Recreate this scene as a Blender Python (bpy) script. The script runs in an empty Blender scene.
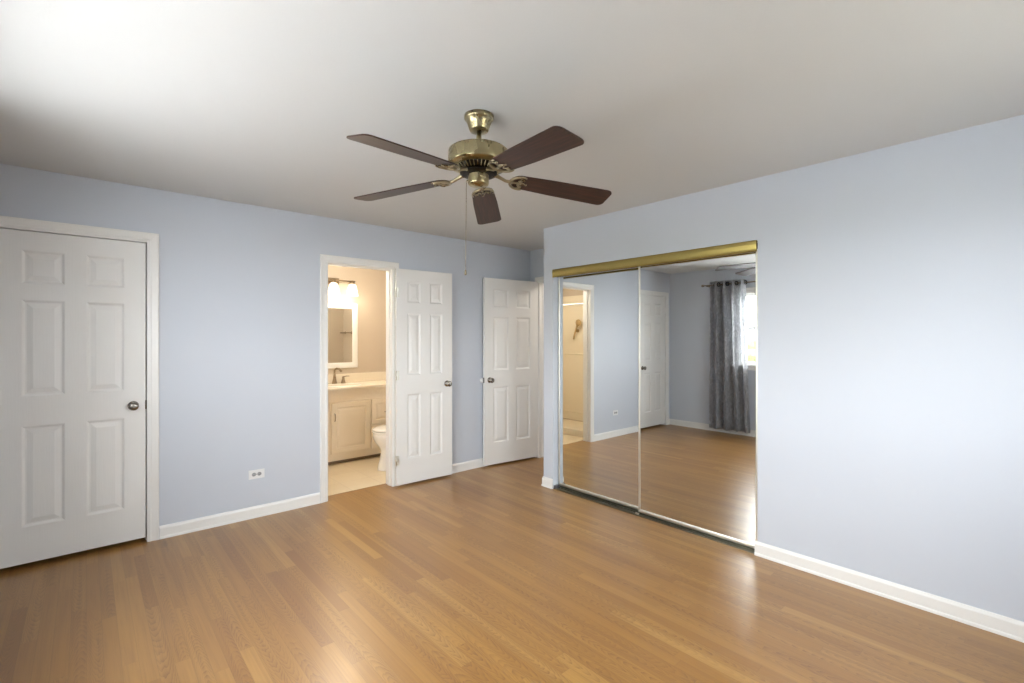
import bpy, bmesh, math, random
from mathutils import Vector, Matrix
random.seed(7)
PI = math.pi
sc = bpy.context.scene
COL = sc.collection

# ------------------------------------------------------------------ camera, sky, exposure
H = 2.44; CAMZ = 1.407; YAW = math.radians(41.5246)
cd = bpy.data.cameras.new('camera'); cam = bpy.data.objects.new('camera', cd); COL.objects.link(cam)
cam.location = (0, 0, CAMZ); cam.rotation_euler = (PI / 2, 0, -YAW)
cd.sensor_width = 36; cd.lens = 480.73 / 1024 * 36; cd.shift_y = -3.97 / 1024; cd.clip_start = .05
sc.camera = cam
SKY = 3.9
w = bpy.data.worlds.new('sky'); sc.world = w; w.use_nodes = True
bg = w.node_tree.nodes['Background']; bg.inputs[0].default_value = (.985, .99, 1.0, 1); bg.inputs[1].default_value = SKY
sc.view_settings.view_transform = 'Standard'; sc.view_settings.look = 'None'
sc.view_settings.gamma = 1; sc.view_settings.use_curve_mapping = False
sc.view_settings.exposure = 2.5
try:
    sc.cycles.diffuse_bounces = 8; sc.cycles.max_bounces = 16; sc.cycles.transparent_max_bounces = 12
    sc.cycles.use_denoising = True
except Exception: pass

# room dimensions (metres)
XL, YN, YA, XB, XE, YC = -.535, -.61, 4.147, 3.25, 3.965, 3.217
TA = .10                                     # wall thickness towards the bathroom, plus a 2 cm painted layer
YBF, YBB, XBR, XSH = 4.267, 5.77, 2.96, .55  # bathroom
WL = (.75, 3.06, 1.0, 2.06)                  # window in the left wall: y0 y1 z0 z1
WN = (1.2, 2.5, 1.0, 2.06)                  # added window in the unseen near wall: x0 x1 z0 z1
def portal(loc, rot, sx, sy):
    l = bpy.data.lights.new('window_daylight', 'AREA'); l.shape = 'RECTANGLE'; l.size = sx; l.size_y = sy
    l.cycles.is_portal = True
    o = bpy.data.objects.new('window_daylight', l); COL.objects.link(o); o.location = loc; o.rotation_euler = rot
portal((XL - .16, (WL[0] + WL[1]) / 2, 1.53), (0, -PI / 2, 0), WL[3] - WL[2], WL[1] - WL[0])
portal(((WN[0] + WN[1]) / 2, YN - .16, 1.53), (PI / 2, 0, 0), WN[1] - WN[0], WN[3] - WN[2])

# ------------------------------------------------------------------ materials
class NT:
    def __init__(s, name):
        s.m = bpy.data.materials.new(name); s.m.use_nodes = True
        s.t = s.m.node_tree; s.b = s.t.nodes['Principled BSDF']; s.out = s.t.nodes['Material Output']
    def n(s, kind, **kw):
        nd = s.t.nodes.new('ShaderNode' + kind)
        for k, v in kw.items(): setattr(nd, k, v)
        return nd
    def link(s, a, b): s.t.links.new(a, b)
    def val(s, x, sock):
        if hasattr(x, 'is_output'): s.link(x, sock)
        else: sock.default_value = x
    def math(s, op, a, b=0.0, c=None):
        nd = s.n('Math', operation=op); s.val(a, nd.inputs[0]); s.val(b, nd.inputs[1])
        if c is not None: s.val(c, nd.inputs[2])
        return nd.outputs[0]
    def xyz(s, x, y, z):
        nd = s.n('CombineXYZ')
        for i, v in enumerate((x, y, z)): s.val(v, nd.inputs[i])
        return nd.outputs[0]
    def coords(s, kind='Object'):
        return s.n('TexCoord').outputs[kind]
    def noise(s, vec, scale, detail=3, rough=.5, dist=0):
        nd = s.n('TexNoise'); s.link(vec, nd.inputs['Vector']); nd.inputs['Scale'].default_value = scale
        nd.inputs['Detail'].default_value = detail; nd.inputs['Roughness'].default_value = rough
        nd.inputs['Distortion'].default_value = dist
        return nd.outputs[0]
    def mix(s, fac, a, b, blend='MIX'):
        nd = s.n('Mix', data_type='RGBA', blend_type=blend); s.val(fac, nd.inputs[0])
        s.val(a, nd.inputs[6]); s.val(b, nd.inputs[7]); return nd.outputs[2]
    def ramp(s, fac, stops):
        nd = s.n('ValToRGB'); s.val(fac, nd.inputs[0]); e = nd.color_ramp.elements
        while len(e) < len(stops): e.new(.5)
        for el, (p, c) in zip(e, stops): el.position = p; el.color = c if len(c) == 4 else (*c, 1)
        return nd.outputs[0]
    def maprange(s, v, a, b, c, d):
        nd = s.n('MapRange'); s.val(v, nd.inputs[0])
        for i, x in enumerate((a, b, c, d)): nd.inputs[i + 1].default_value = x
        return nd.outputs[0]
    def bump(s, h, strength=.1, dist=.01):
        nd = s.n('Bump'); nd.inputs['Strength'].default_value = strength; nd.inputs['Distance'].default_value = dist
        s.link(h, nd.inputs['Height']); s.link(nd.outputs[0], s.b.inputs['Normal'])
    def set(s, col=None, rough=None, metal=None, **kw):
        if col is not None: s.val((*col, 1) if isinstance(col, tuple) and len(col) == 3 else col, s.b.inputs['Base Color'])
        if rough is not None: s.val(rough, s.b.inputs['Roughness'])
        if metal is not None: s.b.inputs['Metallic'].default_value = metal
        for k, v in kw.items(): s.b.inputs[k.replace('_', ' ')].default_value = v
        return s.m

def paint(name, col, rough=.55, bump=.04, scale=220, var=.03):
    t = NT(name); co = t.coords(); n1 = t.noise(co, 1.3, 3)
    c2 = tuple(x * (1 - var) for x in col)
    t.set(t.mix(n1, (*col, 1), (*c2, 1)), rough)
    t.bump(t.noise(co, scale, 2), bump, .004); return t.m
M = {}
M['blue'] = paint('blue_wall_paint', (.56, .605, .68), .5)
M['ceiling'] = paint('ceiling_paint', (.595, .605, .605), .8, .08, 120)
M['trim'] = paint('white_trim_paint', (.80, .80, .785), .35, .02, 90, .02)
M['beige'] = paint('beige_wall_paint', (.57, .49, .395), .6)
M['shower'] = paint('cream_shower_wall', (.84, .76, .61), .3, .02, 40, .06)
M['cream'] = paint('cream_cabinet_paint', (.79, .70, .56), .35, .02, 90, .02)
M['counter'] = paint('pale_stone_counter', (.86, .79, .66), .2, .01, 60, .08)
M['porcelain'] = paint('white_porcelain', (.86, .84, .80), .12, 0.0, 60, .01)
M['toe'] = paint('dark_toe_kick', (.20, .14, .08), .6)
M['plaster'] = paint('hall_paint', (.62, .60, .56), .6)
M['plastic'] = paint('white_plastic', (.78, .79, .80), .35, .0, 60, .01)
M['grey'] = paint('grey_plastic', (.33, .34, .35), .4, 0, 60, .01)
M['tan'] = paint('tan_shadow_tone', (.50, .35, .16), .4, 0, 60, .05)  # tan of the shadow on the shower wall, put into the colour
M['slot'] = paint('dark_plastic', (.10, .10, .11), .5)

def door_paint():
    t = NT('white_door_paint'); co = t.coords()
    sep = t.n('SeparateXYZ'); t.link(co, sep.inputs[0])
    v = t.xyz(t.math('MULTIPLY', sep.outputs[0], 130), t.math('MULTIPLY', sep.outputs[1], 130), t.math('MULTIPLY', sep.outputs[2], 6))
    g = t.noise(v, 1.0, 3, .6)
    t.set(t.mix(t.noise(co, 2.2, 3), (.79, .79, .775, 1), (.745, .745, .73, 1)), .42); t.bump(g, .16, .003)
    return t.m
M['door'] = door_paint()

def metal(name, col, rough, var=.15, scale=18):
    t = NT(name); n1 = t.noise(t.coords(), scale, 3)
    t.set(t.mix(n1, (*col, 1), (*[c * (1 - var) for c in col], 1)), t.maprange(n1, .3, .7, rough * .85, rough * 1.2), 1.0); return t.m
M['brass'] = metal('antique_brass', (.38, .325, .19), .28, .05)
M['brass_dark'] = metal('dark_antique_brass', (.36, .31, .21), .28)
M['gold'] = metal('satin_gold_track', (.47, .37, .13), .34, .1, 8)
M['champagne'] = metal('champagne_aluminium', (.74, .73, .66), .36, .08, 8)
M['alu'] = metal('aluminium_track', (.26, .25, .20), .38, .2, 12)
M['nickel'] = metal('satin_nickel', (.30, .275, .245), .22)
M['bronze'] = metal('brushed_bronze', (.34, .27, .19), .32)
M['black'] = metal('black_motor_metal', (.035, .032, .03), .5)
M['mirror'] = NT('mirror_glass').set((.80, .82, .815), .004, 1.0)

def floor_mat():
    t = NT('oak_strip_floor'); co = t.coords(); sep = t.n('SeparateXYZ'); t.link(co, sep.inputs[0])
    X, Y = sep.outputs[0], sep.outputs[1]
    xs = t.math('DIVIDE', X, .0571); row = t.math('FLOOR', xs); fx = t.math('SUBTRACT', xs, row)
    wn = t.n('TexWhiteNoise', noise_dimensions='1D'); t.link(row, wn.inputs['W']); r1 = wn.outputs[0]
    ln = t.math('ADD', .75, t.math('MULTIPLY', t.math('FRACT', t.math('MULTIPLY', r1, 17.3)), .55))
    ys = t.math('ADD', t.math('DIVIDE', Y, ln), t.math('MULTIPLY', r1, 13.7)); seg = t.math('FLOOR', ys); fy = t.math('SUBTRACT', ys, seg)
    w2 = t.n('TexWhiteNoise', noise_dimensions='2D'); t.link(t.xyz(row, seg, 0), w2.inputs['Vector']); r2 = w2.outputs[0]
    base = t.ramp(r2, [(0, (.25, .11, .027)), (.07, (.315, .153, .036)), (.5, (.352, .18, .044)), (.93, (.385, .203, .052)), (1, (.43, .243, .07))])
    # fine pores and broader streaks running along the strip
    g1 = t.noise(t.xyz(t.math('MULTIPLY', X, 120), t.math('MULTIPLY', Y, 3.5), t.math('MULTIPLY', r2, 61)), 1.0, 4, .65)
    g2 = t.noise(t.xyz(t.math('MULTIPLY', X, 55), t.math('MULTIPLY', Y, 1.4), t.math('MULTIPLY', r2, 43)), 1.0, 3, .6)
    # flat-sawn (cathedral) figure
    dx = t.math('SUBTRACT', fx, t.math('ADD', .25, t.math('MULTIPLY', t.math('FRACT', t.math('MULTIPLY', r2, 7.7)), .5)))
    wob = t.noise(t.xyz(t.math('MULTIPLY', fx, 2.2), t.math('MULTIPLY', Y, 7), t.math('MULTIPLY', r2, 91)), 1.0, 2)
    sgn = t.math('SUBTRACT', t.math('MULTIPLY', t.math('GREATER_THAN', t.math('FRACT', t.math('MULTIPLY', r2, 5.3)), .5), 2.0), 1.0)
    arch = t.math('ADD', t.math('MULTIPLY', t.math('MULTIPLY', dx, dx), .42), t.math('MULTIPLY', Y, sgn))
    arch = t.math('ADD', arch, t.math('MULTIPLY', wob, .13))
    ring = t.math('FRACT', t.math('MULTIPLY', arch, t.math('ADD', 16.0, t.math('MULTIPLY', r1, 12.0))))
    ring = t.math('POWER', ring, 2.2)
    has = t.math('GREATER_THAN', t.math('FRACT', t.math('MULTIPLY', r2, 23.1)), .5)
    figure = t.math('MULTIPLY', t.math('MULTIPLY', ring, has), t.maprange(g2, .35, .62, .25, 1.0))
    c = t.mix(t.math('MULTIPLY', t.maprange(g2, .42, .70, 0, 1), .42), base, (.25, .115, .038, 1))
    c = t.mix(t.math('MULTIPLY', t.maprange(g1, .48, .72, 0, 1), .30), c, (.19, .085, .03, 1))
    c = t.mix(t.math('MULTIPLY', figure, .75), c, (.16, .07, .025, 1))
    big = t.noise(co, .9, 2); c = t.mix(t.maprange(big, .3, .7, 0, .16), c, (.34, .18, .07, 1))
    # dark mineral streak in a few strips
    kn = t.noise(t.xyz(t.math('MULTIPLY', X, 9), t.math('MULTIPLY', Y, 1.6), 3.3), 1.0, 1)
    c = t.mix(t.math('MULTIPLY', t.maprange(kn, .76, .82, 0, 1), .6), c, (.10, .045, .02, 1))
    ex = t.math('MINIMUM', fx, t.math('SUBTRACT', 1.0, fx)); ey = t.math('MULTIPLY', t.math('MINIMUM', fy, t.math('SUBTRACT', 1.0, fy)), 16.0)
    seam = t.maprange(t.math('MINIMUM', ex, ey), .0, .022, 1, 0)
    c = t.mix(t.math('MULTIPLY', seam, .4), c, (.10, .05, .022, 1))
    t.set(c, t.maprange(g2, .3, .7, .28, .31), Specular_IOR_Level=.9)
    return t.m
M['oak'] = floor_mat()

def tile_mat():
    t = NT('cream_floor_tile'); co = t.coords()
    br = t.n('TexBrick'); t.link(co, br.inputs['Vector']); br.offset = 0
    for k, v in (('Scale', 1.0), ('Mortar Size', .003), ('Brick Width', .305), ('Row Height', .305)): br.inputs[k].default_value = v
    br.inputs['Color1'].default_value = (.76, .65, .47, 1); br.inputs['Color2'].default_value = (.71, .60, .43, 1); br.inputs['Mortar'].default_value = (.60, .50, .36, 1)
    c = t.mix(t.maprange(t.noise(co, 5, 4), .35, .7, 0, .4), br.outputs[0], (.82, .73, .56, 1))
    t.set(c, .3); return t.m
M['tile'] = tile_mat()

def blade_mat():
    t = NT('dark_walnut_blade'); co = t.coords(); sep = t.n('SeparateXYZ'); t.link(co, sep.inputs[0])
    g = t.noise(t.xyz(t.math('MULTIPLY', sep.outputs[0], 5), t.math('MULTIPLY', sep.outputs[1], 85), 0), 1.0, 4, .6, .4)
    t.set(t.ramp(g, [(.3, (.014, .006, .005)), (.55, (.040, .015, .010)), (.75, (.075, .026, .014))]), .42)
    return t.m
M['blade'] = blade_mat()

def curtain_mat():
    t = NT('grey_crackle_curtain'); co = t.coords(); sep = t.n('SeparateXYZ'); t.link(co, sep.inputs[0])
    v = t.xyz(t.math('MULTIPLY', sep.outputs[0], 28), t.math('MULTIPLY', sep.outputs[1], 28), t.math('MULTIPLY', sep.outputs[2], 11))
    n1 = t.noise(v, 1.0, 5, .7, 1.2)
    c = t.ramp(n1, [(.36, (.16, .165, .175)), (.5, (.36, .37, .385)), (.6, (.66, .67, .69))])
    t.set(c, .6, Sheen_Weight=.3)
    tr = t.n('BsdfTranslucent'); t.link(t.mix(.75, c, (.9, .9, .92, 1)), tr.inputs[0])
    mx = t.n('MixShader'); mx.inputs[0].default_value = .6
    t.link(t.b.outputs[0], mx.inputs[1]); t.link(tr.outputs[0], mx.inputs[2]); t.link(mx.outputs[0], t.out.inputs[0]); return t.m
M['curtain'] = curtain_mat()

def glass_mat():
    t = NT('window_glass'); tr = t.n('BsdfTransparent'); tr.inputs[0].default_value = (.96, .97, .965, 1)
    gl = t.n('BsdfGlossy'); gl.inputs['Roughness'].default_value = .01
    fr = t.n('Fresnel'); fr.inputs[0].default_value = 1.45
    front = t.math('SUBTRACT', 1.0, t.n('NewGeometry').outputs['Backfacing'])
    mx = t.n('MixShader'); t.link(t.math('MULTIPLY', fr.outputs[0], front), mx.inputs[0]); t.link(tr.outputs[0], mx.inputs[1]); t.link(gl.outputs[0], mx.inputs[2])
    t.link(mx.outputs[0], t.out.inputs[0]); return t.m
M['glass'] = glass_mat()

def lamp_glass():
    t = NT('lit_frosted_shade'); t.set((.95, .9, .8), .4)
    t.b.inputs['Emission Color'].default_value = (1, .85, .62, 1); t.b.inputs['Emission Strength'].default_value = .45; t.m.cycles.emission_sampling = 'NONE'; return t.m
M['shade'] = lamp_glass()
def ground_mat():
    t = NT('pale_ground'); co = t.coords()
    t.set(t.ramp(t.noise(co, 3, 5), [(.3, (.50, .50, .51)), (.7, (.60, .60, .61))]), .9); return t.m
M['ground'] = ground_mat()
M['dim_bounce'] = paint('dim_bounce_tone', (.30, .28, .23), .9, .0, 3, .3)  # tone of unseen ground, set to limit light bounced onto the ceiling
def hedge_mat():
    t = NT('hedge_leaves'); co = t.coords()
    t.set(t.ramp(t.noise(co, 4, 5, .7), [(.35, (.05, .07, .03)), (.55, (.16, .17, .06)), (.7, (.34, .30, .10))]), .8); return t.m
M['hedge'] = hedge_mat()

# ------------------------------------------------------------------ mesh helpers
class MB:
    def __init__(s): s.v = []; s.f = []; s.sm = []
    def add(s, vs, fs, smooth=False):
        o = len(s.v); s.v += [tuple(v) for v in vs]
        for f in fs: s.f.append([o + i for i in f]); s.sm.append(smooth)
        return s
    def box(s, a, b):
        x0, y0, z0 = [min(p, q) for p, q in zip(a, b)]; x1, y1, z1 = [max(p, q) for p, q in zip(a, b)]
        return s.add([(x0, y0, z0), (x1, y0, z0), (x1, y1, z0), (x0, y1, z0), (x0, y0, z1), (x1, y0, z1), (x1, y1, z1), (x0, y1, z1)],
              [(0, 3, 2, 1), (4, 5, 6, 7), (0, 1, 5, 4), (1, 2, 6, 5), (2, 3, 7, 6), (3, 0, 4, 7)])
    def bbox(s, a, b, r=.004, seg=2):
        """box with rounded edges"""
        bm = bmesh.new(); bmesh.ops.create_cube(bm, size=1)
        c = [(p + q) / 2 for p, q in zip(a, b)]; d = [abs(q - p) for p, q in zip(a, b)]
        for v in bm.verts: v.co = Vector([c[i] + v.co[i] * d[i] for i in range(3)])
        bmesh.ops.bevel(bm, geom=bm.edges[:], offset=min(r, min(d) * .45), segments=seg, affect='EDGES', profile=.5)
        bm.verts.index_update(); s.add([v.co[:] for v in bm.verts], [[v.index for v in f.verts] for f in bm.faces], False); bm.free(); return s
    def loft(s, rings, cap=True, closed=True, smooth=True):
        n = len(rings[0]); vs = [p for r in rings for p in r]; fs = []
        for i in range(len(rings) - 1):
            for j in range(n if closed else n - 1):
                k = (j + 1) % n; fs.append((i * n + j, i * n + k, (i + 1) * n + k, (i + 1) * n + j))
        s.add(vs, fs, smooth)
        if cap:
            s.add(rings[0], [list(range(n))[::-1]]); s.add(rings[-1], [list(range(n))])
        return s
    def lathe(s, prof, c=(0, 0, 0), axis='z', n=40, cap=True):
        rings = []
        for r, h in prof:
            ring = []
            for k in range(n):
                a = 2 * PI * k / n; p, q = r * math.cos(a), r * math.sin(a)
                d = {'z': (p, q, h), 'y': (p, h, q), 'x': (h, p, q)}[axis]
                ring.append((c[0] + d[0], c[1] + d[1], c[2] + d[2]))
            rings.append(ring)
        return s.loft(rings, cap)
    def tube(s, pts, r, n=10, cap=True):
        pts = [Vector(p) for p in pts]; rings = []
        rr = r if isinstance(r, (list, tuple)) else [r] * len(pts)
        up = None
        for i, p in enumerate(pts):
            t = (pts[min(i + 1, len(pts) - 1)] - pts[max(i - 1, 0)]).normalized()
            if up is None: up = Vector((0, 0, 1)) if abs(t.z) < .9 else Vector((1, 0, 0))
            a = (up - t * up.dot(t)).normalized(); b = t.cross(a); up = a
            rings.append([tuple(p + (a * math.cos(2 * PI * k / n) + b * math.sin(2 * PI * k / n)) * rr[i]) for k in range(n)])
        return s.loft(rings, cap)
    def torus(s, c, R, r, axis='y', n=24, m=10):
        rings = []
        for i in range(n + 1):
            a = 2 * PI * i / n; ring = []
            for j in range(m):
                b = 2 * PI * j / m; q = R + r * math.cos(b); h = r * math.sin(b)
                p, t = q * math.cos(a), q * math.sin(a)
                d = {'z': (p, t, h), 'y': (p, h, t), 'x': (h, p, t)}[axis]; ring.append(tuple(c[k] + d[k] for k in range(3)))
            rings.append(ring)
        return s.loft(rings, False)
    def prism(s, outline, z0, z1):
        n = len(outline); a = [(x, y, z0) for x, y in outline]; b = [(x, y, z1) for x, y in outline]
        return s.loft([a, b], True, True, False)
    def xf(s, fn):
        s.v = [tuple(fn(*v)) for v in s.v]; return s
    def mesh(s, name, mat):
        me = bpy.data.meshes.new(name); me.from_pydata(s.v, [], s.f)
        for p, q in zip(me.polygons, s.sm): p.use_smooth = q
        bm = bmesh.new(); bm.from_mesh(me); bmesh.ops.remove_doubles(bm, verts=bm.verts, dist=1e-5)
        bmesh.ops.recalc_face_normals(bm, faces=bm.faces); bm.to_mesh(me); bm.free()
        me.materials.append(mat); return me
    def build(s, name, mat, parent=None, bevel=0, loc=None):
        o = bpy.data.objects.new(name, s.mesh(name, M[mat] if isinstance(mat, str) else mat)); COL.objects.link(o)
        if parent: o.parent = parent
        if loc: o.location = loc
        if bevel:
            md = o.modifiers.new('edge', 'BEVEL'); md.width = bevel; md.segments = 2; md.limit_method = 'ANGLE'
        return o
def tag(o, label, cat, kind=None, group=None):
    o['label'] = label; o['category'] = cat
    if kind: o['kind'] = kind
    if group: o['group'] = group
    return o
def empty(name, loc, rz=0):
    o = bpy.data.objects.new(name, None); COL.objects.link(o); o.location = loc; o.rotation_euler = (0, 0, rz)
    o.empty_display_size = .1; return o
def S(o, label, cat): return tag(o, label, cat, 'structure')

# ------------------------------------------------------------------ room shell
mb = MB().box((XL - .2, YN - .2, -.08), (5.2, YA + .133, 0)); mb.box((XL - .2, YA + .133, -.08), (XSH - .1, YA + .75, 0)); S(mb.build('floor', 'oak'), 'honey oak strip floor of the bedroom', 'floor')
mb = MB().box((XSH - .1, YA + .133, -.08), (XBR + .1, YBB + .1, .002)); S(mb.build('floor_bathroom', 'tile'), 'cream tile floor inside the bathroom doorway', 'floor')
mb = MB().box((XL - .2, YN - .2, H), (5.2, YBB + .12, H + .1)); S(mb.build('ceiling', 'ceiling'), 'plain white ceiling above the bedroom', 'ceiling')

LD = (-.414, .313, 2.062)     # left door opening x0 x1 top
BD = (1.556, 2.160, 2.050)    # bathroom doorway
ED = (3.268, 3.992, 2.046)    # entry doorway (y0 y1 top)
def wallA(mb, y0, y1, xs0, xs1):
    cuts = [LD, BD]; x = xs0
    for a, b, t in cuts:
        if b < xs0: continue
        a2 = max(a - .018, xs0)
        if a2 > x: mb.box((x, y0, 0), (a2, y1, H))
        mb.box((a2, y0, t + .018), (b + .018, y1, H)); x = b + .018
    mb.box((x, y0, 0), (xs1, y1, H)); return mb
S(wallA(MB(), YA, YA + TA, XL - .15, XE + .12).build('wall_back', 'blue'), 'light blue back wall with the closet door and bathroom doorway', 'wall')
S(wallA(MB(), YA + TA, YBF, XSH, XBR).build('wall_bathroom_front', 'beige'), 'beige bathroom side of the wall around the doorway', 'wall')
mb = MB()
mb.box((XL - .15, YN - .15, 0), (XL, WL[0], H)).box((XL - .15, WL[1], 0), (XL, YA, H)).box((XL - .15, WL[0], 0), (XL, WL[1], WL[2])).box((XL - .15, WL[0], WL[3]), (XL, WL[1], H))
S(mb.build('wall_left', 'blue'), 'light blue wall with the curtained window, seen in the mirror', 'wall')
mb = MB()
mb.box((XL, YN - .15, 0), (WN[0], YN, H)).box((WN[1], YN - .15, 0), (XB, YN, H)).box((WN[0], YN - .15, 0), (WN[1], YN, WN[2])).box((WN[0], YN - .15, WN[3]), (WN[1], YN, H))
S(mb.build('wall_near', 'blue'), 'light blue wall behind the camera with an added window', 'wall')
C0, C1, CT = 1.275, 3.094, 2.035
mb = MB()
mb.box((XB, YN - .15, 0), (XB + .12, C0, H)).box((XB, C1, 0), (XB + .12, YC, H)).box((XB, C0, CT), (XB + .12, C1, H))
mb.box((XB + .12, C1 + .02, 0), (XE, YC, H))
S(mb.build('wall_right', 'blue'), 'pale blue wall holding the mirrored closet', 'wall')
mb = MB().box((XE, YN, 0), (XE + .12, C1 + .02, H)).box((XB + .12, YN, 0), (XE, YN + .1, H))
S(mb.build('wall_closet', 'plaster'), 'inner wall of the closet behind the mirror doors', 'wall')
mb = MB().box((XE, C1 + .02, 0), (XE + .12, ED[0] - .018, H)).box((XE, ED[1] + .018, 0), (XE + .12, YA, H)).box((XE, ED[0] - .018, ED[2] + .018), (XE + .12, ED[1] + .018, H))
S(mb.build('wall_entry', 'blue'), 'short blue alcove wall with the entry doorway', 'wall')
mb = MB().box((5.05, 2.4, 0), (5.15, 4.6, H)).box((XE + .12, 2.4, 0), (5.05, 2.5, H)).box((XE + .12, YA + .12, 0), (5.05, YA + .22, H))
S(mb.build('wall_hall', 'plaster'), 'greyish hall wall beyond the entry doorway', 'wall')
S(MB().box((XSH - .1, YBB, 0), (XBR + .1, YBB + .1, H)).build('wall_bathroom_back', 'beige'), 'beige bathroom wall behind the vanity', 'wall')
S(MB().box((XBR, YBF, 0), (XBR + .1, YBB, H)).build('wall_bathroom_right', 'beige'), 'beige bathroom wall behind the toilet', 'wall')
S(MB().box((XL - .15, YA + .62, 0), (XSH - .1, YA + .72, H)).box((XL - .15, YA + TA, 0), (XL - .05, YA + .62, H)).build('wall_storage', 'plaster'), 'inner wall of the storage closet behind the far left door', 'wall')
S(MB().box((XSH - .1, YA + TA, 0), (XSH, YBB, H)).build('wall_bathroom_left', 'beige'), 'tan bathroom wall behind the shower', 'wall')
# shower surround
mb = MB().box((XSH, YBF, .04), (XSH + .012, YBB, 2.10)).box((XSH, YBB - .012, .04), (1.40, YBB, 2.10)).box((XSH, YBF, .04), (1.40, YBF + .012, 2.10))
for z in (.16, 1.12): mb.bbox((XSH + .012, YBF + .012, z), (XSH + .03, YBB - .012, z + .03), .01)
S(mb.build('trim_1', 'shower'), 'cream shower surround seen in the left mirror', 'shower wall')

# baseboards (profile swept along the wall foot)
BP = [(0, 0), (.016, 0), (.016, .010), (.0145, .015), (.0115, .018), (.0115, .072), (.009, .080), (.004, .089), (0, .090)]
def baseboard(name, pts, label):
    pts = [Vector((*p, 0)) for p in pts]; rings = []
    for i, p in enumerate(pts):
        ds = []
        if i > 0: ds.append((p - pts[i - 1]).normalized())
        if i < len(pts) - 1: ds.append((pts[i + 1] - p).normalized())
        ns = [Vector((-d.y, d.x, 0)) for d in ds]; n = sum(ns, Vector()); n.normalize(); n /= max(.3, n.dot(ns[0]))
        rings.append([tuple(p + n * o + Vector((0, 0, z))) for o, z in BP])
    S(MB().loft(rings, True, True, False).build(name, 'trim'), label, 'baseboard')
baseboard('baseboard_back', [(1.487, YA), (.382, YA)], 'white baseboard between the closed door and bathroom doorway')
baseboard('baseboard_alcove', [(XE, YA), (2.224, YA)], 'white baseboard behind the two open doors')
baseboard('baseboard_left', [(XL + .05, YA), (XL, YA), (XL, YN), (XB, YN), (XB, C0 - .005)][0:3], 'white baseboard under the curtained window wall')
baseboard('baseboard_right', [(XB, YN), (XB, C0 + .014)], 'white baseboard along the right wall beside the mirror')
baseboard('baseboard_corner', [(XB, C1), (XB, YC), (XE, YC)], 'short white baseboard wrapping the wall end left of the mirror')
baseboard('baseboard_near', [(XL + .03, YN), (XB - .03, YN)], 'white baseboard behind the camera')

# door casings with jambs
CP = [(0, 0), (0, .008), (.011, .011), (.020, .009), (.042, .013), (.053, .016), (.060, .014), (.062, 0)]
def casing(name, a, b, top, mapf, depth, label):
    """mapf(s, h, z): s along the wall, h out of the wall face (negative = into the opening)"""
    mb = MB(); rv = .006
    rings = []
    for (sx, zx, sg) in ((a, 0, 0), (a, 1, 0), (b, 1, 1), (b, 0, 1)):
        rings.append([mapf((sx - rv - o) if not sg else (sx + rv + o), h, (top + rv + o) if zx else 0.0) for o, h in CP])
    mb.loft(rings, True, True, False)
    def jb(s0, s1, h0, h1, z0, z1):
        p, q = mapf(s0, h0, z0), mapf(s1, h1, z1); mb.box(p, q)
    jb(a - .018, a, 0.004, -depth, 0, top); jb(b, b + .018, .004, -depth, 0, top); jb(a - .018, b + .018, .004, -depth, top, top + .018)
    st = -.045
    jb(a, a + .007, st, st - .035, 0, top - .007); jb(b - .007, b, st, st - .035, 0, top - .007); jb(a, b, st, st - .035, top - .007, top)
    return S(mb.build(name, 'trim'), label, 'door frame')
mapA = lambda s, h, z: (s, YA - h, z)
mapE = lambda s, h, z: (XE - h, s, z)
casing('trim_2', *LD, mapA, .125, 'white casing around the closed door at left')
casing('trim_3', *BD, mapA, .122, 'white casing around the bathroom doorway')
casing('trim_4', *ED, mapE, .122, 'white casing of the entry doorway in the alcove')

hl = empty('hall_fill_lamp', (4.55, 3.3, H)); tag(hl, 'unseen ceiling lamp added in the hall to brighten the alcove door jamb', 'ceiling lamp')  # unseen lamp added so the entry jamb looks lit from the hall
MB().lathe([(.09, 0), (.09, -.02), (.14, -.022), (.14, -.03), (.02, -.03)], n=32).build('base_plate', 'trim', hl)
MB().lathe([(.135, -.03), (.13, -.06), (.10, -.085), (.05, -.10), (.005, -.104)], n=32).build('lamp_shade', 'shade', hl)
l = bpy.data.lights.new('hall_fill_bulb', 'POINT'); l.energy = 4; l.color = (1, .9, .8); l.shadow_soft_size = .1
lo = bpy.data.objects.new('hall_fill_bulb', l); COL.objects.link(lo); lo.location = (4.55, 3.3, H - .16)

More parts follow.
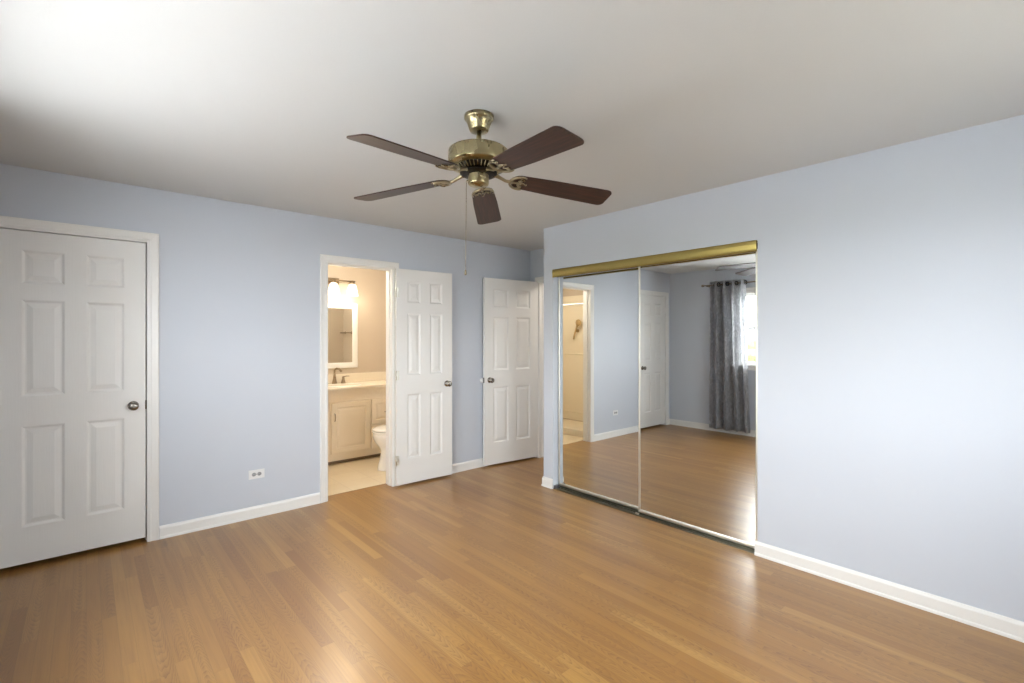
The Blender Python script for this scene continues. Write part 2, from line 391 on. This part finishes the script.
# ------------------------------------------------------------------ six-panel doors
def leaf_mb(wd, z0, z1, th=.035):
    st, mu = .112, .100; pw = (wd - 2 * st - mu) / 2
    xs = [0, st, st + pw, st + pw + mu, wd - st, wd]
    zs = [z0, .252, .866, 1.048, 1.637, 1.738, 1.940, z1]
    mb = MB()
    for side in (0, 1):
        y = 0.0 if side == 0 else th; sg = 1 if side == 0 else -1
        for i in range(5):
            for j in range(7):
                x0, x1, a, b = xs[i], xs[i + 1], zs[j], zs[j + 1]
                if i in (1, 3) and j in (1, 3, 5):
                    rings = []
                    for ins, dp in ((0, 0), (.004, .0015), (.014, .009), (.021, .0095), (.046, .003), (.049, .0022)):
                        rings.append([(x0 + ins, y + sg * dp, a + ins), (x1 - ins, y + sg * dp, a + ins), (x1 - ins, y + sg * dp, b - ins), (x0 + ins, y + sg * dp, b - ins)])
                    mb.loft(rings, False, True, False); mb.add(rings[-1], [(0, 1, 2, 3)])
                else: mb.add([(x0, y, a), (x1, y, a), (x1, y, b), (x0, y, b)], [(0, 1, 2, 3)])
    for j in range(7):
        for x in (0, wd): mb.add([(x, 0, zs[j]), (x, th, zs[j]), (x, th, zs[j + 1]), (x, 0, zs[j + 1])], [(0, 1, 2, 3)])
    for i in range(5):
        for z in (z0, z1): mb.add([(xs[i], 0, z), (xs[i + 1], 0, z), (xs[i + 1], th, z), (xs[i], th, z)], [(0, 1, 2, 3)])
    return mb
def knob_mb(x, z, y, sg):
    """round knob on its rose; sg = direction away from the leaf along local y"""
    prof = [(.031, 0), (.031, .004), (.028, .008), (.013, .010), (.011, .026), (.016, .031), (.0255, .038), (.0285, .047), (.026, .056), (.018, .061), (.008, .0625)]
    return MB().lathe([(r, sg * h) for r, h in prof], (x, y, z), 'y', 32)
def hinge_mb(x, z, y):
    return MB().tube([(x, y, z - .044), (x, y, z + .044)], .0065, 10).box((x - .002, y, z - .044), (x + .03, y + .002, z + .044))
def door(name, wd, loc, rz, knobx, hingex, label, hinge_y=-.006, both=True):
    o = leaf_mb(wd, .032 if name == 'door_1' else .020, 2.056).build(name, 'door', None, 0, loc); o.rotation_euler = (0, 0, rz); S(o, label, 'door')
    k = knob_mb(knobx, .944, 0, -1).build('knob', 'nickel', o); k['label'] = 'satin metal door knob'
    if both: knob_mb(knobx, .944, .035, 1).build('knob', 'nickel', o)
    for z in (.25, 1.05, 1.83):
        hinge_mb(hingex, z, hinge_y).build('hinge', 'trim' if name != 'door_2' else 'champagne', o)
    ex = wd if knobx > wd / 2 else 0
    MB().bbox((ex - .003, .006, .915), (ex + .003, .030, .972), .001).build('latch_plate', 'nickel', o)
    return o
d1 = door('door_1', .711, (-.406, YA + .006, 0), 0, .711 - .066, -.001, 'closed white six panel door at the far left', hinge_y=-.003, both=False)
MB().tube([(.7135, -.004, .915), (.7135, -.004, .975)], .004, 8).build('latch_plate', 'nickel', d1)
hx, hy = 2.176, 4.092
a2 = math.atan2(4.055 - 4.092, 2.782 - 2.176)
d2 = door('door_2', .604, (hx, hy, 0), a2, .604 - .060, -.004, 'open white six panel door right of the bathroom doorway')
fx_, fy_ = 3.224, 4.086
a3 = math.atan2(4.000 - 4.086, 3.948 - 3.212)
d3 = door('door_3', .728, (fx_, fy_, 0), a3, .064, .728 - .002, 'open white six panel door in the far alcove', hinge_y=.04)

o = empty('wall_bumper', (3.232, YA, .94)); tag(o, 'small round white bumper on the wall behind the alcove door knob', 'door stop')
MB().lathe([(.026, 0), (.026, -.003), (.022, -.006)], (0, 0, 0), 'y', 24).build('base_plate', 'plastic', o)
MB().lathe([(.018, -.005), (.017, -.011), (.010, -.014)], (0, 0, 0), 'y', 24).build('pad', 'plastic', o)

# ------------------------------------------------------------------ mirrored sliding closet doors
def mirror_door(y0, y1, x, label):
    o = empty('sliding_mirror_door', (x, (y0 + y1) / 2, 0)); tag(o, label, 'mirror door', None, 'mirrored closet doors')
    hw = (y1 - y0) / 2; z0, z1 = .022, 1.985; f = .017
    fm = MB()
    prof = [(0, .020), (0, .004), (.004, 0), (.012, 0), (f, .004), (f, .020)]
    rings = []
    for sy, sz in ((-1, 0), (1, 0), (1, 1), (-1, 1), (-1, 0)):
        rings.append([(h, sy * (hw - q), (z1 - q) if sz else (z0 + q * 1.7)) for q, h in prof])
    fm.loft(rings, False, True, False).build('frame', 'champagne', o)
    MB().box((.006, -hw + f - .004, z0 + f - .004), (.012, hw - f + .004, z1 - f + .004)).build('mirror_pane', 'mirror', o)
    MB().box((.013, -hw + .006, z0 + .006), (.018, hw - .006, z1 - .006)).build('backing', 'slot', o)
    return o
mirror_door(2.128, 3.088, 3.311, 'left mirrored sliding door reflecting the bathroom doorway')
mirror_door(1.281, 2.190, 3.274, 'right mirrored sliding door reflecting the curtain')
o = empty('header_track', (XB, (C0 + C1) / 2, 2.0)); tag(o, 'gold metal header track above the mirrored closet doors', 'track')
L2 = (C1 - C0) / 2
prof = [(.09, .032), (-.003, .032), (-.003, .037), (-.010, .037), (-.014, .030), (-.015, .010), (-.012, -.020), (-.014, -.034), (-.010, -.037), (-.004, -.036), (-.004, .028), (.09, .028)]
MB().loft([[(x, y, z) for x, z in prof] for y in (-L2 + .003, L2 - .003)], True, True, False).build('fascia', 'gold', o)
MB().box((.046, -L2 + .002, -.03), (.049, L2 - .002, .026)).build('divider', 'black', o)  # shade of the gap below the track put into the black colour
o = empty('floor_track', (XB, (C0 + C1) / 2, 0)); tag(o, 'low metal floor track under the mirrored closet doors', 'track')
prof = [(.002, 0), (.092, 0), (.092, .012), (.089, .012), (.089, .004), (.053, .004), (.053, .012), (.050, .012), (.050, .004), (.016, .004), (.016, .012), (.013, .012), (.013, .004), (.006, .004), (.006, .011), (.002, .011)]
MB().loft([[(x, y, z) for x, z in prof] for y in (-L2 + .003, L2 - .003)], True, True, False).build('rail', 'alu', o)
MB().bbox((.004, -.01, .010), (.020, .02, .022), .002).build('guide_block', 'champagne', o)
MB().bbox((.0, L2 - .03, .004), (.05, L2 - .006, .035), .003).build('bumper', 'slot', o)

# ------------------------------------------------------------------ ceiling fan
FX, FY = 1.3715, 1.781
fan = empty('ceiling_fan', (FX, FY, H)); tag(fan, 'brass ceiling fan with five dark walnut blades', 'ceiling fan')
TILT = (-.0122, .0201, 0); fan.rotation_euler = TILT
def F(z): return z - H
MB().lathe([(.020, F(2.368)), (.043, F(2.369)), (.046, F(2.376)), (.052, F(2.395)), (.060, F(2.415)), (.0655, F(2.420)), (.069, F(2.425)), (.069, F(2.44))], n=48).build('canopy', 'brass', fan).rotation_euler = (-TILT[0], -TILT[1], 0)
MB().lathe([(.0125, F(2.26)), (.0125, F(2.38))], n=20).build('downrod', 'brass', fan)
mh = MB().lathe([(.030, F(2.283)), (.100, F(2.278)), (.134, F(2.275)), (.140, F(2.271)), (.1415, F(2.264)), (.1415, F(2.212)), (.140, F(2.206)), (.135, F(2.203)), (.114, F(2.201)), (.108, F(2.199)), (.030, F(2.203))], n=64).build('motor_housing', 'brass', fan)
vr = MB().lathe([(.100, F(2.204)), (.098, F(2.194)), (.085, F(2.181)), (.075, F(2.175)), (.03, F(2.175))], n=48).build('vent_ring', 'black', mh)
sl = MB()
for k in range(36):
    a = 2 * PI * k / 36; ca, sa = math.cos(a), math.sin(a)
    p = [(r * ca, r * sa, F(z)) for r, z in ((.107, 2.202), (.104, 2.193), (.090, 2.180), (.078, 2.173))]
    sl.tube(p, .0022, 6)
sl.build('vent_grille', 'brass', mh)
MB().lathe([(.086, F(2.177)), (.086, F(2.166)), (.072, F(2.160)), (.03, F(2.160))], n=48).build('rotor_plate', 'black', fan)
MB().lathe([(.05, F(2.168)), (.0485, F(2.162)), (.0485, F(2.124)), (.0465, F(2.117)), (.040, F(2.1135)), (.020, F(2.1125)), (.018, F(2.109)), (.003, F(2.108))], n=48).build('switch_housing', 'brass', fan)
PITCH = math.radians(-10.9); R0, R1 = .155, .660; ZB = 2.1146
def blade_outline():
    pts = []
    w0, w1 = .056, .072
    # root arc
    for k in range(13):
        a = PI / 2 + PI * k / 12; pts.append((R0 + .052 + .052 * math.cos(a), w0 * math.sin(a)))
    pts.append((R0 + .2, -.065))
    rc = .03
    for k in range(7):
        a = -PI / 2 + PI / 2 * k / 6; pts.append((R1 - rc + rc * math.cos(a), -w1 + rc + rc * math.sin(a)))
    for k in range(7):
        a = PI / 2 * k / 6; pts.append((R1 - rc + rc * math.cos(a), w1 - rc + rc * math.sin(a)))
    pts.append((R0 + .2, .065)); return pts
def pitch(x, y, z):
    return (x, y * math.cos(PITCH) - z * math.sin(PITCH), y * math.sin(PITCH) + z * math.cos(PITCH))
def droop(x, y, z): return (x, y, z - .077 * (x - .645))
bl0 = MB().prism(blade_outline(), -.003, .003).xf(pitch).xf(droop).build('fan_blade', 'blade', fan, .0015)
iron = MB()
def pz(x, y, z=-.007): return droop(*pitch(x, y, z))
iron.tube([(.062, 0, .056), (.085, 0, .054), (.108, 0, .044), (.130, 0, .034), (.165, 0, .030)], [.011, .010, .008, .0075, .008], 10)
arc = [pz(R0 + .050 + .053 * math.cos(a), .054 * math.sin(a)) for a in [PI * .40 + PI * 1.2 * k / 20 for k in range(21)]]
iron.tube(arc, [.003 + .0045 * math.sin(PI * k / 20) for k in range(21)], 8)
sc_pts = []
for k in range(25):
    u = -1 + 2 * k / 24; sc_pts.append(pz(R0 + .052 + .016 * math.cos(3 * PI * u) - .012 * u * u, .050 * u))
iron.tube(sc_pts, .0032, 8)
iron.tube([pz(R0 - .002, 0), pz(R0 + .060, 0)], [.007, .003], 8)
for q in (-.03, 0, .03): iron.lathe([(.0055, -.0035), (.0045, -.008), (.001, -.010)], pz(R0 + (.075 if q == 0 else .045), q, -.003), 'z', 12)
io0 = iron.build('blade_iron', 'brass_dark', bl0); io0['label'] = 'scrolled dark brass blade bracket'
A0 = math.radians(46.5)
for k in range(5):
    if k == 0: b = bl0
    else:
        b = bl0.copy(); COL.objects.link(b); b.parent = fan
        i2 = io0.copy(); COL.objects.link(i2); i2.parent = b
    b.location = (0, 0, F(ZB)); b.rotation_euler = (0, 0, A0 + k * 2 * PI / 5)
rx, ry = math.cos(YAW), -math.sin(YAW)
cx_, cy_ = -.056 * rx, -.056 * ry
pc = MB().tube([(-.046 * rx, -.046 * ry, F(2.137)), (-.054 * rx, -.054 * ry, F(2.137)), (cx_, cy_, F(2.130))], .003, 8)
z = 2.130
pc.tube([(cx_, cy_, F(2.132)), (cx_, cy_, F(1.715))], .0011, 6)
for k in range(104): pc.lathe([(.0003, .0017), (.0017, 0), (.0003, -.0017)], (cx_, cy_, F(2.130 - k * .004)), 'z', 6, False)
pcx = pc.build('pull_chain', 'brass_dark', fan)
MB().lathe([(.001, F(1.722)), (.004, F(1.716)), (.0055, F(1.703)), (.005, F(1.697)), (.001, F(1.695))], (cx_, cy_, 0), n=12).build('pendant', 'brass_dark', pcx)

# ------------------------------------------------------------------ wall outlet
o = empty('wall_outlet', (.998, YA, .338)); tag(o, 'white sideways duplex outlet low on the blue wall', 'outlet')
MB().bbox((-.057, -.006, -.035), (.057, 0, .035), .003).build('cover_plate', 'plastic', o)
for s in (-1, 1):
    rc = MB().loft([[(s * .0195 + .0165 * math.cos(2 * PI * k / 24) * (1 if abs(math.cos(2 * PI * k / 24)) < .85 else .9), y, .0145 * math.sin(2 * PI * k / 24)) for k in range(24)] for y in (-.004, -.0085)], True, True, False).build('receptacle', 'grey', o)
    sm = MB()
    for zz in (-.0065, .0065): sm.box((s * .0195 - .006, -.0092, zz - .0016), (s * .0195 + .003, -.0080, zz + .0016))
    sm.lathe([(.0026, -.0080), (.0026, -.0092)], (s * .0195 + .0085, 0, 0), 'y', 10)
    sm.build('slots', 'slot', rc)
MB().lathe([(.003, -.005), (.003, -.0075)], (0, 0, 0), 'y', 12).build('screw', 'nickel', o)

# ------------------------------------------------------------------ windows
def window(name, mapf, s0, s1, z0, z1, label):
    o = empty(name, (0, 0, 0)); S(o, label, 'window')
    fr = MB()
    def bx(mb, a, b, h0, h1, za, zb): mb.box(mapf(a, h0, za), mapf(b, h1, zb))
    rings = []
    for sx, zx in ((0, 0), (0, 1), (1, 1), (1, 0), (0, 0)):
        rings.append([mapf((s0 - q) if not sx else (s1 + q), h, (z1 + q) if zx else (z0 - q)) for q, h in CP])
    fr.loft(rings, False, True, False)
    d = -.15
    for a, b, za, zb in ((s0, s0 + .02, z0, z1), (s1 - .02, s1, z0, z1), (s0, s1, z1 - .02, z1), (s0, s1, z0, z0 + .02)): bx(fr, a, b, .0, d, za, zb)
    mid = (s0 + s1) / 2; bx(fr, mid - .035, mid + .035, -.02, d, z0, z1)
    fr.build('window_frame', 'trim', o)
    bx(sm := MB(), s0 - .09, s1 + .09, .05, -.02, z0 - .005, z0 + .022); sm.build('window_sill', 'trim', o, .004)
    zm = 1.545
    for a, b in ((s0 + .02, mid - .035), (mid + .035, s1 - .02)):
        for za, zb, h in ((z0 + .022, zm + .015, -.05), (zm - .015, z1 - .02, -.085)):
            sh = MB(); e = .035
            for p, q, r, t in ((a, a + e, za, zb), (b - e, b, za, zb), (a, b, za, za + e), (a, b, zb - e, zb)): bx(sh, p, q, h, h - .03, r, t)
            sh = sh.build('sash', 'trim', o)
            bx(pn := MB(), a + e, b - e, h - .013, h - .016, za + e, zb - e); pn.build('pane', 'glass', sh)
    return o
window('window_1', lambda s, h, z: (XL + h, s, z), WL[0], WL[1], WL[2], WL[3], 'white framed window beside the grey curtain, seen in the mirror')
window('window_fill', lambda s, h, z: (s, YN + h, z), WN[0], WN[1], WN[2], WN[3], 'unseen white framed window added behind the camera for its daylight')  # unseen window, added and sized to light back wall and ceiling

# curtain and rod
RX, RZ = -.445, 2.19
o = empty('curtain_rod', (RX, 1.9, RZ)); tag(o, 'thin dark curtain rod carrying the grey curtain', 'curtain rod')
MB().tube([(0, -1.35, 0), (0, 1.62, 0)], .0095, 12).build('rod', 'bronze', o)
for s, y in ((1, 1.62), (-1, -1.35)):
    MB().lathe([(.010, 0), (.015, s * .004), (.015, s * .010), (.009, s * .014), (.017, s * .024), (.018, s * .032), (.012, s * .042), (.002, s * .045)], (0, y, 0), 'y', 20).build('finial', 'bronze', o)
for y in (1.59, -1.32):
    MB().tube([(XL - RX, y, -.0), (-.012, y, -.012), (0, y, -.012)], .006, 8).lathe([(.02, XL - RX + .0005), (.02, XL - RX + .006)], (0, y, 0), 'x', 16).build('bracket', 'bronze', o)
cur = empty('curtain', (RX, 3.16, 0)); tag(cur, 'grey mottled grommet curtain beside the window, seen in the mirror', 'curtain')
Y0c, Y1c, NF = -.25, .27, 4.0
def cw(u, v):
    """u 0..1 along the rod, v 0 top..1 bottom"""
    ph = 2 * PI * NF * u; amp = .042 + .012 * v + .008 * math.sin(3.1 * u * 7)
    x = amp * math.sin(ph) * (1 + .25 * v * math.sin(9 * u + 2)) + .012 * v * math.sin(5 * u + 4 * v) + .006 * math.sin(2.2 * ph + 3 * v) * v
    y = Y0c - .07 * v * (1 - u) + (Y1c - Y0c) * u + .012 * v * math.sin(2 * ph + 1)
    return x, y
nu, nv = 160, 36; rows = []
zl = [2.238, 2.228] + [2.222 - .004 * k for k in range(17)] + [2.15 - (2.15 - .058) * k / nv for k in range(nv + 1)]
for zz in zl:
    v = (2.238 - zz) / 2.18
    rows.append([(*cw(i / nu, v), zz) for i in range(nu + 1)])
cmb = MB().loft(rows, False, False, True)
cmb.f = [f for f in cmb.f if not all(math.hypot(cmb.v[i][0], cmb.v[i][2] - RZ) < .023 for i in f)]; cmb.sm = [True] * len(cmb.f)
cm = cmb.build('cloth', 'curtain', cur)
md = cm.modifiers.new('thick', 'SOLIDIFY'); md.thickness = .0016
for k in range(int(NF * 2)):
    u = (k + .5) / (NF * 2); u = k / (NF * 2) if k else .004
    x, y = cw(u, 0)
    g = MB().torus((0, 0, 0), .026, .0065, 'y', 24, 8)
    ang = math.radians(28 if k % 2 == 0 else -28)
    g.xf(lambda a, b, c: (a * math.cos(ang) - b * math.sin(ang), a * math.sin(ang) + b * math.cos(ang), c))
    g.build('grommet', 'black', cur, 0, (x, y, RZ))

# ------------------------------------------------------------------ bathroom
# vanity
VX0, VX1, VF = 1.46, XBR - .002, 5.25
v = empty('bathroom_vanity', (2.2, 5.5, 0)); tag(v, 'cream bathroom vanity cabinet with door and drawers', 'vanity')
def off(mb, o): ox, oy, oz = o.location; return mb.xf(lambda x, y, z: (x - ox, y - oy, z - oz))
cb = MB().box((VX0, VF, .048), (VX1, YBB - .002, .832)).box((VX0, VF - .002, .70), (VX1, VF, .83))
cb.bbox((VX0, VF - .006, .694), (VX1, VF, .706), .003)
off(cb, v).build('carcass', 'cream', v)
off(MB().box((VX0 + .02, VF + .06, .0), (VX1, YBB - .002, .05)), v).build('toe_kick', 'toe', v)
def raised(x0, x1, z0, z1, rail=.055):
    mb = MB(); y = VF; rings = []
    for ins, dp in ((0, 0), (0, -.016), (.004, -.019), (rail, -.019), (rail + .004, -.012), (rail + .01, -.011), (rail + .03, -.017), (rail + .034, -.0175)):
        rings.append([(x0 + ins, y + dp, z0 + ins), (x1 - ins, y + dp, z0 + ins), (x1 - ins, y + dp, z1 - ins), (x0 + ins, y + dp, z1 - ins)])
    mb.loft(rings, True, True, False); return mb
def pull(mb, pts): return mb.tube(pts, .0045, 8)
for x0, x1, px in ((1.49, 1.98, 1.935), (2.002, 2.455, 2.036)):
    d = off(raised(x0, x1, .13, .688), v).build('door', 'cream', v)
    off(pull(MB(), [(px, VF - .018, .57), (px, VF - .040, .565), (px, VF - .043, .53), (px, VF - .040, .495), (px, VF - .018, .49)]), v).build('pull_handle', 'bronze', d)
for z0, z1 in ((.405, .688), (.13, .39)):
    d = off(raised(2.470, 2.93, z0, z1, .045), v).build('drawer', 'cream', v)
    zc = (z0 + z1) / 2 - .01
    off(pull(MB(), [(2.63, VF - .018, zc), (2.635, VF - .040, zc), (2.70, VF - .043, zc), (2.765, VF - .040, zc), (2.77, VF - .018, zc)]), v).build('pull_handle', 'bronze', d)
ct = empty('vanity_countertop', (2.2, 5.5, .832)); tag(ct, 'pale counter with bowed front and backsplash on the cream vanity', 'countertop')
fr = []
for k in range(61):
    x = VX0 + (VX1 - VX0) * k / 60; u = abs(x - 1.97) / .32
    b = .055 * (.5 + .5 * math.cos(PI * min(u, 1))) if u < 1 else 0
    fr.append((x, VF - .028 - b))
outl = fr + [(VX1, YBB - .002), (VX0, YBB - .002)]
off(MB().prism(outl, .832, .858), ct).build('slab', 'counter', ct, .004)
off(MB().bbox((VX0, YBB - .02, .858), (VX1, YBB - .002, .966), .004), ct).build('backsplash', 'counter', ct)
# basin: oval rim sunk in the top
rim = MB()
rim.loft([[(2.2 + (.215 * q) * math.cos(2 * PI * k / 40), 5.44 + (.165 * q) * math.sin(2 * PI * k / 40), z) for k in range(40)] for q, z in ((1.06, .8585), (1.03, .863), (1.0, .8625), (.97, .8595))], False)
off(rim, ct).build('basin_rim', 'porcelain', ct)
fc = empty('faucet', (2.205, 5.665, .8584)); tag(fc, 'bronze two handle faucet on the vanity counter', 'faucet')
MB().lathe([(.032, 0), (.031, .006), (.027, .016), (.019, .055), (.013, .10), (.012, .13)], n=20).tube([(0, 0, .12), (0, -.004, .160), (.012, -.03, .182), (.03, -.07, .178), (.042, -.10, .150)], [.012, .012, .0125, .0125, .013], 12).build('spout', 'bronze', fc)
for s in (-1, 1):
    hd = MB().lathe([(.031, 0), (.030, .006), (.025, .016), (.016, .045), (.015, .062), (.013, .080), (.004, .086)], (s * .105, .0, 0), n=20).build('handle', 'bronze', fc)
    MB().tube([(s * .105, 0, .078), (s * .14, -.004, .084), (s * .178, -.008, .084)], [.006, .0055, .004], 8).build('lever', 'bronze', hd)
# mirror
wm = empty('wall_mirror', (2.2, YBB, 1.43)); tag(wm, 'white framed mirror above the bathroom vanity', 'mirror')
rings = []
for sx, sz in ((-1, -1), (-1, 1), (1, 1), (1, -1), (-1, -1)):
    rings.append([(sx * (.329 - q), -h, sz * (.395 - q)) for q, h in ((0, 0), (0, .018), (.005, .022), (.055, .020), (.064, .016), (.068, .008), (.068, 0))])
MB().loft(rings, False, True, False).build('frame', 'trim', wm)
MB().box((-.266, -.010, -.332), (.266, -.004, .332)).build('mirror_pane', 'mirror', wm)
# vanity light
vl = empty('vanity_light', (2.197, YBB, 2.08)); tag(vl, 'bronze vanity light bar with lit frosted shades above the bathroom mirror', 'wall lamp')
MB().bbox((-.10, -.018, -.035), (.10, 0, .045), .006).build('back_plate', 'bronze', vl)
MB().tube([(-.275, -.07, .012), (.275, -.07, .012)], .0085, 10).tube([(0, -.01, .012), (0, -.07, .012)], .008, 10).build('bar', 'bronze', vl)
for x in (-.226, 0, .226):
    s = MB().lathe([(.030, -.024), (.045, -.040), (.058, -.090), (.071, -.168), (.069, -.168), (.056, -.090), (.043, -.042), (.028, -.026)], (x, -.10, 0), n=28).build('lamp_shade', 'shade', vl)
    MB().lathe([(.012, .018), (.024, .010), (.031, -.010), (.031, -.028), (.01, -.028)], (x, -.095, 0), n=20).build('socket', 'bronze', vl)
    l = bpy.data.lights.new('vanity_bulb', 'POINT'); l.energy = .4; l.color = (1, .90, .74); l.shadow_soft_size = .06
    lo = bpy.data.objects.new('vanity_bulb', l); COL.objects.link(lo); lo.location = (2.197 + x, YBB - .19, 1.86)
cl = empty('bathroom_fill_lamp', (1.9, 4.75, H)); tag(cl, 'unseen ceiling lamp added to even out the bathroom light', 'ceiling lamp')  # added lamp out of view, evens out the bathroom light
MB().lathe([(.09, 0), (.09, -.02), (.14, -.022), (.14, -.03), (.02, -.03)], n=32).build('base_plate', 'trim', cl)
MB().lathe([(.135, -.03), (.13, -.06), (.10, -.085), (.05, -.10), (.005, -.104)], n=32).build('lamp_shade', 'shade', cl)
l = bpy.data.lights.new('bathroom_fill_bulb', 'POINT'); l.energy = 6.5; l.color = (1, .91, .77); l.shadow_soft_size = .08
lo = bpy.data.objects.new('bathroom_fill_bulb', l); COL.objects.link(lo); lo.location = (1.9, 4.75, H - .15)
# toilet (faces -X)
t = empty('toilet', (2.628, 4.735, 0)); tag(t, 'white toilet partly hidden by the bathroom door jamb', 'toilet')
def ring(cx, rx0, rx1, ry, z, n=40):
    out = []
    for k in range(n):
        a = 2 * PI * k / n; c_, s_ = math.cos(a), math.sin(a); rr = rx1 if c_ > 0 else rx0
        out.append((cx + rr * math.copysign(abs(c_) ** .9, c_), ry * math.copysign(abs(s_) ** .9, s_), z))
    return out
b = [ring(-.06, .262, .30, .115, .0), ring(-.06, .260, .30, .112, .02), ring(-.05, .265, .28, .098, .06), ring(-.04, .255, .27, .088, .13), ring(-.04, .245, .27, .086, .19),
     ring(-.05, .24, .28, .10, .225), ring(-.07, .245, .29, .14, .262), ring(-.08, .265, .29, .168, .30), ring(-.08, .282, .29, .182, .345), ring(-.08, .285, .29, .185, .38), ring(-.08, .275, .28, .178, .392)]
MB().loft(b).build('bowl', 'porcelain', t)
MB().loft([ring(-.08, .285, .26, .186, .394), ring(-.08, .292, .265, .192, .400), ring(-.08, .292, .265, .192, .412), ring(-.08, .285, .26, .186, .417)]).build('seat', 'porcelain', t)
MB().loft([ring(-.08, .285, .26, .188, .421), ring(-.08, .292, .265, .194, .426), ring(-.08, .290, .265, .192, .438), ring(-.08, .25, .24, .165, .447), ring(-.08, .15, .15, .09, .451)]).build('lid', 'porcelain', t)
MB().bbox((.17, -.21, .385), (.330, .21, .74), .03, 4).build('tank', 'porcelain', t)
MB().bbox((.160, -.218, .742), (.331, .218, .775), .012, 3).build('tank_lid', 'porcelain', t)
MB().tube([(.168, -.15, .68), (.150, -.15, .68), (.146, -.10, .672)], .006, 8).build('flush_lever', 'nickel', t)
# towel bar on the right wall
tb = empty('towel_bar', (XBR, 4.45, 1.48)); tag(tb, 'dark towel bar reflected in the bathroom mirror', 'towel bar')
MB().tube([(-.065, -.13, 0), (-.065, .16, 0)], .008, 10).build('rod', 'bronze', tb)
for y in (-.11, .13): MB().lathe([(.022, 0), (.022, -.006), (.010, -.012), (.009, -.072)], (0, y, 0), 'x', 16).build('post', 'bronze', tb)
# shower
sp = empty('shower_pan', (.975, 5.02, 0)); tag(sp, 'cream shower pan with low curved curb, seen in the left mirror', 'shower pan')
front = [(1.40 + .045 * math.sin(PI * k / 24), YBF + .013 + (YBB - YBF - .026) * k / 24) for k in range(25)]
off(MB().prism(front + [(x - .09, y) for x, y in front[::-1]], .002, .10), sp).build('curb', 'shower', sp, .012)
off(MB().box((XSH + .013, YBF + .013, .002), (1.38, YBB - .013, .03)), sp).build('base', 'shower', sp)
o = empty('shower_curtain_rod', (1.37, 5.02, 1.885)); tag(o, 'white shower rod spanning the shower opening, seen in the left mirror', 'shower rod')
MB().tube([(0, YBF - 5.02 + .013, 0), (0, YBB - 5.02 - .013, 0)], .013, 12).build('rod', 'plastic', o)
for y, s in ((YBF - 5.02 + .013, 1), (YBB - 5.02 - .013, -1)): MB().lathe([(.03, 0), (.03, s * .006), (.016, s * .015)], (0, y, 0), 'y', 16).build('flange', 'plastic', o)
hs = empty('shower_shadow_shape', (XSH + .012, 5.22, 1.52)); tag(hs, 'tan shape standing in for a cast shadow on the cream shower wall, seen in the left mirror', 'shadow stand-in')  # tan solid in place of the shadow cast on the wall
MB().lathe([(.03, 0), (.03, .008), (.014, .02), (.014, .05)], (0, 0, 0), 'x', 16).build('shadow_holder', 'tan', hs)
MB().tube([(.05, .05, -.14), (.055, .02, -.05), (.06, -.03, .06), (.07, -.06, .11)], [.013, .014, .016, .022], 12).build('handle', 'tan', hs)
MB().lathe([(.02, -.03), (.045, -.012), (.055, 0), (.05, .014), (.01, .018)], (.085, -.085, .13), 'x', 24).build('shadow_head', 'tan', hs)

# ------------------------------------------------------------------ outside the windows
S(MB().box((-40, -40, -.95), (-1.2, 40, -.85)).build('ground', 'ground'), 'pale open ground outside the curtained window', 'ground')
S(MB().box((-1.2, -40, -.95), (40, -1.0, -.85)).build('ground_dim_bounce', 'dim_bounce'), 'unseen brown ground behind the camera, added to dim the ceiling bounce', 'ground')  # darker ground added out of view, dims the ceiling near the camera
bm = bmesh.new(); bmesh.ops.create_icosphere(bm, subdivisions=5, radius=1)
for q in bm.verts:
    d = q.co.copy(); f = 1 + .10 * math.sin(d.x * 9 + d.y * 13) * math.sin(d.z * 11 + d.y * 7) + random.uniform(-.05, .05)
    q.co = Vector((d.x * 1.6 * f, d.y * 11 * f, max(-1, d.z * 1.45 * f)))
me = bpy.data.meshes.new('hedge'); bm.to_mesh(me); bm.free(); me.materials.append(M['hedge'])
hg = bpy.data.objects.new('hedge', me); COL.objects.link(hg); hg.location = (-14, 2.0, .15); tag(hg, 'yellow green hedge outside the window, seen in the mirror', 'hedge')
